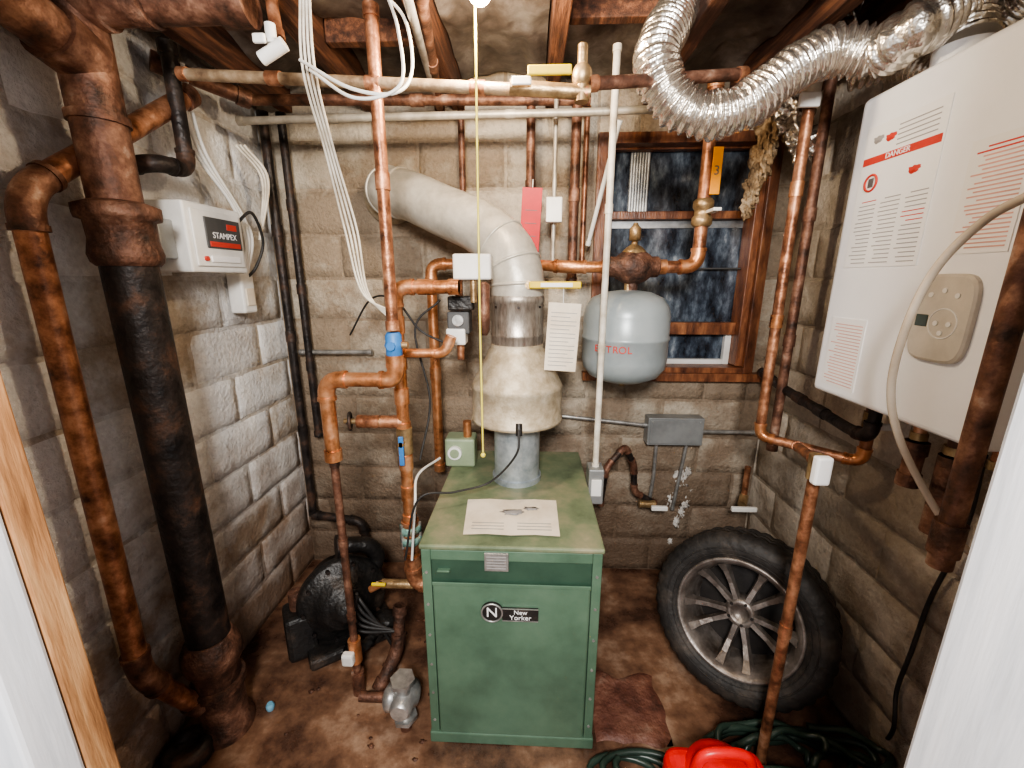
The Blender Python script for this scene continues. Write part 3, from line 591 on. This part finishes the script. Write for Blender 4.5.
L2=(.87,.99,1.65,1.87); b.box(HX-.002,HX,*L2,PAPW,0)
for k in range(24): b.box(HX-.0028,HX,L2[0]+.008,L2[1]-.008-random.uniform(0,.03),L2[2]+.01+.0083*k,L2[2]+.013+.0083*k,INKR if k>21 else PINK,0)
L3=(1.17,1.30,1.29,1.49); b.box(HX-.002,HX,*L3,PAPW,0)
for k in range(20): b.box(HX-.0028,HX,L3[0]+.008,L3[1]-.008-random.uniform(0,.03),L3[2]+.01+.009*k,L3[2]+.0125+.009*k,PINK,0)
vs=[];n_=40
for lay,(sc_,dx_) in enumerate(((1,0),(1,-.009),(.94,-.013))):
    for i in range(n_):
        a=2*math.pi*i/n_; ca,sa=math.cos(a),math.sin(a); e_=.45
        vs.append((HX+dx_,.962+.068*sc_*abs(ca)**e_*(1 if ca>0 else -1),1.515+.095*sc_*abs(sa)**e_*(1 if sa>0 else -1)))
fs=[[k*n_+i,k*n_+(i+1)%n_,(k+1)*n_+(i+1)%n_,(k+1)*n_+i] for k in range(2) for i in range(n_)]+[[2*n_+i for i in range(n_)]]
b.add(vs,fs,PANEL,False)
b.box(HX-.0145,HX-.01,.985,1.015,1.495,1.522,LCD,.002)
b.torus((HX-.013,.95,1.505),(1,0,0),.032,.0015,WPL,30,6)
for (yy,zz_) in ((.93,1.565),(.96,1.575),(.99,1.565),(.935,1.505),(.965,1.505),(.95,1.485)): b.cyl((HX-.015,yy,zz_),(HX-.01,yy,zz_),.0055,WPL,seg=14)
b.cyl((1.02,1.2,HZ1-.01),(1.02,1.2,HZ1+.06),.06,WHT); b.cyl((1.02,1.2,HZ1+.0),(1.02,1.2,HZ1+.02),.07,WHT)
b.cyl((1.03,.97,HZ1-.01),(1.03,.97,2.3),.055,WPL); b.cyl((1.03,.97,HZ1),(1.03,.97,HZ1+.025),.085,WHT); b.cyl((1.03,.97,2.17),(1.03,.97,2.19),.066,GALV)
for (yy,xx,m_,r_) in ((1.25,1.03,COP,.016),(1.08,1.02,COP,.014),(.98,1.02,DCOP,.018),(.9,1.03,COP,.012)): b.cyl((xx,yy,HZ0+.01),(xx,yy,HZ0-.05),r_,m_); b.cyl((xx,yy,HZ0-.05),(xx,yy,HZ0-.07),r_*1.4,BRASS,seg=6)
HO=b.done('tankless_water_heater')
text('DANGER',.018,(HX-.0035,1.18,1.901),(0,-1,0),(0,0,1),PAPW,HO)
Pipe('copper_water_line',[(1.02,1.08,1.185),(1.02,1.08,1.06)],.022,DCOP,RUST)
Pipe('copper_water_line',[(1.02,.98,1.185),(1.02,.98,.98)],.024,DCOP,RUST,coup=.06)
Pipe('copper_water_line',[(.84,.78,2.3),(.84,.78,1.06)],.02,DCOP,RUST,coup=0)
b=MB(); b.cyl((.84,.78,1.06),(.84,.78,1.13),.026,RUST); b.cyl((.84,.78,1.03),(.84,.78,1.06),.021,DCOP); b.done('pipe_coupling')
b=MB(); b.tube(spline([W(1040,190,Y=.72),W(985,220,Y=.78),W(935,270,Y=.83),W(905,330,Y=.86),W(891,390,Y=.9),W(900,440,Y=.9),W(930,500,Y=.88),W(962,545,Y=.86),W(985,560,Y=.9),(1.165,.93,.95)],10),.0075,CLEAR,12); b.done('condensate_hose')
b=MB(); b.tube(spline([W(985,455,X=1.1),W(965,530,X=1.14),W(930,600,X=1.16),W(912,650,X=1.16),W(897,690,X=1.16),W(893,730,X=1.15),W(880,745,Z=.01)],10),.006,BLK,8); b.done('power_cord')
# flex ducts
def resamp(P,st):
    out=[P[0]];acc=0
    for a,c in zip(P[:-1],P[1:]):
        L=(c-a).length
        if L<1e-9: continue
        d=st-acc
        while d<=L: out.append(a.lerp(c,d/L)); d+=st
        acc=(acc+L)%st
    return out
P=spline([W(700,-25,Y=1.6),W(672,20,Y=1.45),W(656,60,Y=1.35),W(672,100,Y=1.33),W(705,116,Y=1.32),W(745,106,Y=1.32),W(785,75,Y=1.32),W(830,52,Y=1.32),W(880,52,Y=1.28),W(915,30,Y=1.2),(1.03,1.24,2.22),(1.02,1.2,2.13)],30)
b=MB(); P=resamp(P,.0035); b.tube(P,[.055+.006*(math.sin(i*2*math.pi/6))+.008*noise.noise(p*16) for i,p in enumerate(P)],FOIL,36); b.done('flexible_duct')
P=resamp(spline([W(850,75,Y=1.5),W(900,62,Y=1.45),W(960,65,Y=1.3),(1.1,1.1,2.22),(1.1,.9,2.24)],30),.0035)
b=MB(); b.tube(P,[.045+.005*math.sin(i*2*math.pi/6)+.007*noise.noise(p*16) for i,p in enumerate(P)],FOIL,32); b.done('flexible_duct')
b=MB()
for k,(px,py,s_) in enumerate(((752,190,.03),(762,160,.04),(770,130,.045),(748,205,.025),(785,110,.045))): b.ball(W(px,py,Y=1.85),s_,INSB,(.8,.7,1.7),1.1,k,4,3)
b.done('insulation_scrap')
b=MB()
for k,(px,py,s_) in enumerate(((795,110,.05),(805,140,.04),(860,20,.07))): b.ball(W(px,py,Y=1.75),s_,FOIL,(1,.5,1.4),1.2,k+9,4,2.8)
b.done('foil_wrap')
b=MB(); c=W(272,44,Y=1.13); b.cyl(c-Vector((.03,0,.03)),c+Vector((.03,0,.0)),.015,WPL); b.cyl(c,c+Vector((0,0,.04)),.012,WPL); b.box(c.x-.03,c.x+.0,1.1,1.11,c.z-.01,c.z+.01,WPL,.004); b.done('white_shutoff_valve')
Pipe('copper_overhead_pipe',[W(278,40,Y=1.2),W(268,-20,Y=1.25)],.015,COP)
Pipe('copper_overhead_pipe',[W(420,-10,Y=1.3),W(440,110,Y=2.0)],.018,DCOP)
Pipe('steel_overhead_pipe',[W(405,-10,Y=1.1),W(425,60,Y=1.6),W(440,110,Y=2.0)],.012,GALV,coup=0)
# ---------- tire ----------
n=Vector((-.60,-.74,.30)).normalized(); up=Vector((0,0,1)); xx=up.cross(n).normalized(); yy=n.cross(xx)
SC=.93
M=Matrix((xx,yy,n)).transposed().to_4x4(); M.translation=Vector((.84,1.42,.332)); M=M@Matrix.Scale(SC,4)
b=MB(); R=.335
prof=[(.225,.085),(.235,.1),(.26,.113),(.29,.115),(.312,.108),(.326,.096),(R,.08),(R,.03),(R-.008,.028),(R-.008,.02),(R,.018),(R,-.018),(R-.008,-.02),(R-.008,-.028),(R,-.03),(R,-.08),(.326,-.096),(.312,-.108),(.29,-.115),(.26,-.113),(.235,-.1),(.225,-.085)]
b.lathe((0,0,0),(0,0,1),prof,TIRE,120,False,rf=lambda i,r,h:(.98 if (i%3==0 and r>.31) else 1))
b.torus((0,0,.114),(0,0,1),.275,.003,TIRE,80,6); b.torus((0,0,.112),(0,0,1),.25,.002,TIRE,80,6)
b.lathe((0,0,0),(0,0,1),[(.208,-.08),(.212,.06),(.236,.096),(.232,.108),(.222,.106),(.208,.085),(.196,.05),(.19,-.06),(.18,-.08)],RIM,80,False)
b.lathe((0,0,0),(0,0,1),[(.195,-.07),(.0,-.07)],DRIM,60,False)
b.lathe((0,0,0),(0,0,1),[(.062,-.05),(.064,.0),(.055,.028),(.034,.034),(.032,.02),(.0,.02)],RIM,40,False)
for k in range(10):
    a=2*math.pi*k/10+(.07 if k%2 else -.07)+.1; Rz=Matrix.Rotation(a,4,'Z')
    v=[]
    for (r_,w_,z0,z1) in ((.045,.016,0,.028),(.12,.014,.005,.032),(.17,.017,.015,.05),(.206,.026,.04,.084)):
        v+=[Rz@Vector((r_,-w_,z0)),Rz@Vector((r_,w_,z0)),Rz@Vector((r_,w_*.6,z1)),Rz@Vector((r_,-w_*.6,z1))]
    fs=[]
    for i in range(3):
        for j in range(4): fs.append([i*4+j,i*4+(j+1)%4,(i+1)*4+(j+1)%4,(i+1)*4+j])
    b.add(v,fs,RIM,False)
for k in range(5): a=2*math.pi*k/5; b.cyl((.045*math.cos(a),.045*math.sin(a),.02),(.045*math.cos(a),.045*math.sin(a),.038),.006,DRIM,seg=8)
b.done('car_wheel',M)
# ---------- old black pump ----------
n=Vector((.55,-.8,.12)).normalized(); xx=up.cross(n).normalized(); yy=n.cross(xx)
M=Matrix((xx,yy,n)).transposed().to_4x4(); M.translation=Vector((-.82,1.55,.215))
b=MB()
b.lathe((0,0,0),(0,0,1),[(.1,-.2),(.12,-.19),(.12,-.06),(.175,-.05),(.188,-.03),(.188,.0),(.178,.014),(.15,.022),(.12,.045),(.1,.075),(.085,.085),(.05,.09),(.045,.13),(.02,.135),(.0,.135)],BLKG,48)
for k in range(10):
    a=2*math.pi*k/10; b.cyl((.166*math.cos(a),.166*math.sin(a),.01),(.166*math.cos(a),.166*math.sin(a),.034),.009,IRON,seg=6)
b.box(-.17,.2,-.212,-.16,-.2,.1,BLKG,.015)
b.tube(spline([(.14,.05,-.04),(.17,.13,-.03),(.13,.2,-.02),(.04,.23,-.03)],8),.035,BLKG,16); b.cyl((.04,.23,-.03),(.0,.235,-.03),.05,IRON)
b.box(-.24,-.12,-.2,.0,-.14,.02,BLKG,.02); b.cyl((-.18,.0,-.06),(-.18,.08,-.06),.03,RUST)
b.ball((.13,-.12,.1),.06,BLKG,(1.2,.8,1),.5,5); b.ball((.03,-.15,.13),.045,BLKG,(1.3,.7,1),.6,8)
b.done('water_pump',M)
b=MB()
for k in range(5): b.tube(spline([(-.75+.02*k,1.45-.02*k,.40),(-.66-.01*k,1.4,.32-.03*k),(-.6+.02*k,1.42,.18),(-.56,1.46+.02*k,.02)],8),.007,BLK,8)
b.done('pump_cables')
b=MB(); n_=14; vs=[];fs=[]
for j in range(n_+1):
    for i in range(n_+1):
        u_,v_=i/n_,j/n_; edge=min(u_,1-u_,v_,1-v_)
        x_=.25+.27*u_+noise.noise(Vector((u_*3,v_*3,1)))*.025*(edge<.1); y_=1.15+.27*v_+noise.noise(Vector((u_*3,v_*3,5)))*.03*(edge<.1)
        z_=(0 if edge<.001 else .01+.006*noise.noise(Vector((u_*6,v_*6,2))))
        vs.append((x_,y_,z_))
for j in range(n_):
    for i in range(n_): a=j*(n_+1)+i; fs.append([a,a+1,a+n_+2,a+n_+1])
b.add(vs,fs,BRICKR); b.done('brick_paver',recenter=False)
b=MB()
b.box(.40,.68,.79,.97,0,.275,REDP,.04,seg=4)
b.lathe((.54,.88,.265),(0,0,1),[(.1,0),(.092,.02),(.06,.045),(.0,.055)],REDP,24)
b.tube(spline([(.46,.88,.28),(.48,.88,.345),(.54,.88,.36),(.6,.88,.345),(.62,.88,.28)],8),.014,REDP,12); b.cyl((.44,.85,.26),(.42,.83,.32),.02,BLK)
b.done('gas_can')
b=MB(); pts=[]
for i in range(300):
    a=i*.13; k=i/300; R_=.17+.05*math.sin(i*.045)+.03*math.sin(i*.31)
    pts.append((.86+R_*1.25*math.cos(a)+.04*math.sin(i*.05),1.085+R_*.5*math.sin(a),.014+.09*k+.01*math.sin(i*.9)))
b.tube(pts,.011,HOSE,10)
pts=[(.3+.12*math.sin(i*.3)+.002*i,1.05+.05*math.cos(i*.3),.012+.0006*i) for i in range(60)]; b.tube(pts,.011,HOSE,10)
b.done('garden_hose')
b=MB()
for k in range(26):
    px=random.uniform(270,430);py=random.uniform(600,760); c=W(px,py,Z=.003)
    if c.y>1.95 or c.x>X0-.03 or c.x<XL+.15: continue
    b.ball(c,random.uniform(.004,.009),RUST,(1.3,1,.5),.8,k,2)
b.done('floor_debris')
b=MB(); c=W(270,705,Z=.02); b.lathe((c.x,c.y,0),(0,0,1),[(.012,0),(.015,.01),(.015,.02),(.01,.028)],mk('pale_blue',[(.3,(.08,.28,.42)),(.6,(.22,.45,.6))],5,.3),16); b.done('bottle_cap')
b=MB(); c=W(190,756,Z=.0); b.lathe((c.x,c.y,0),(0,0,1),[(.075,0),(.075,.04),(.068,.055),(.035,.06),(.035,.05),(0,.05)],IRON,24); b.done('floor_cleanout')
# ---------- lights ----------
def light(name,t,loc,e,col,size=None,rot=None):
    l=bpy.data.lights.new(name,t); l.energy=e; l.color=col
    if t=='AREA': l.size=size
    else: l.shadow_soft_size=size
    o=bpy.data.objects.new(name,l); o.location=loc
    if rot: o.rotation_euler=rot
    bpy.context.collection.objects.link(o)
light('bulb_light','POINT',(-.13,1.2,2.2),27,(1,.8,.56),.04)
light('front_fill','AREA',(-.05,-.6,2.15),74,(1,.97,.93),.35,(math.radians(62),0,0))  # unseen area light added behind the camera as front fill
w=bpy.data.worlds.new('world'); bpy.context.scene.world=w; w.use_nodes=True; bg=w.node_tree.nodes['Background']; bg.inputs[0].default_value=(.92,.95,1,1); bg.inputs[1].default_value=.6
try: bpy.context.scene.view_settings.look='AgX - Medium High Contrast'
except Exception as ex: print('look',ex)
cd=bpy.data.cameras.new('camera'); co=bpy.data.objects.new('camera',cd); bpy.context.collection.objects.link(co)
cd.sensor_width=36; cd.lens=F/1024*36; cd.clip_start=.02; co.location=CAM; co.rotation_euler=(math.pi/2-TH,0,PS)
bpy.context.scene.camera=co
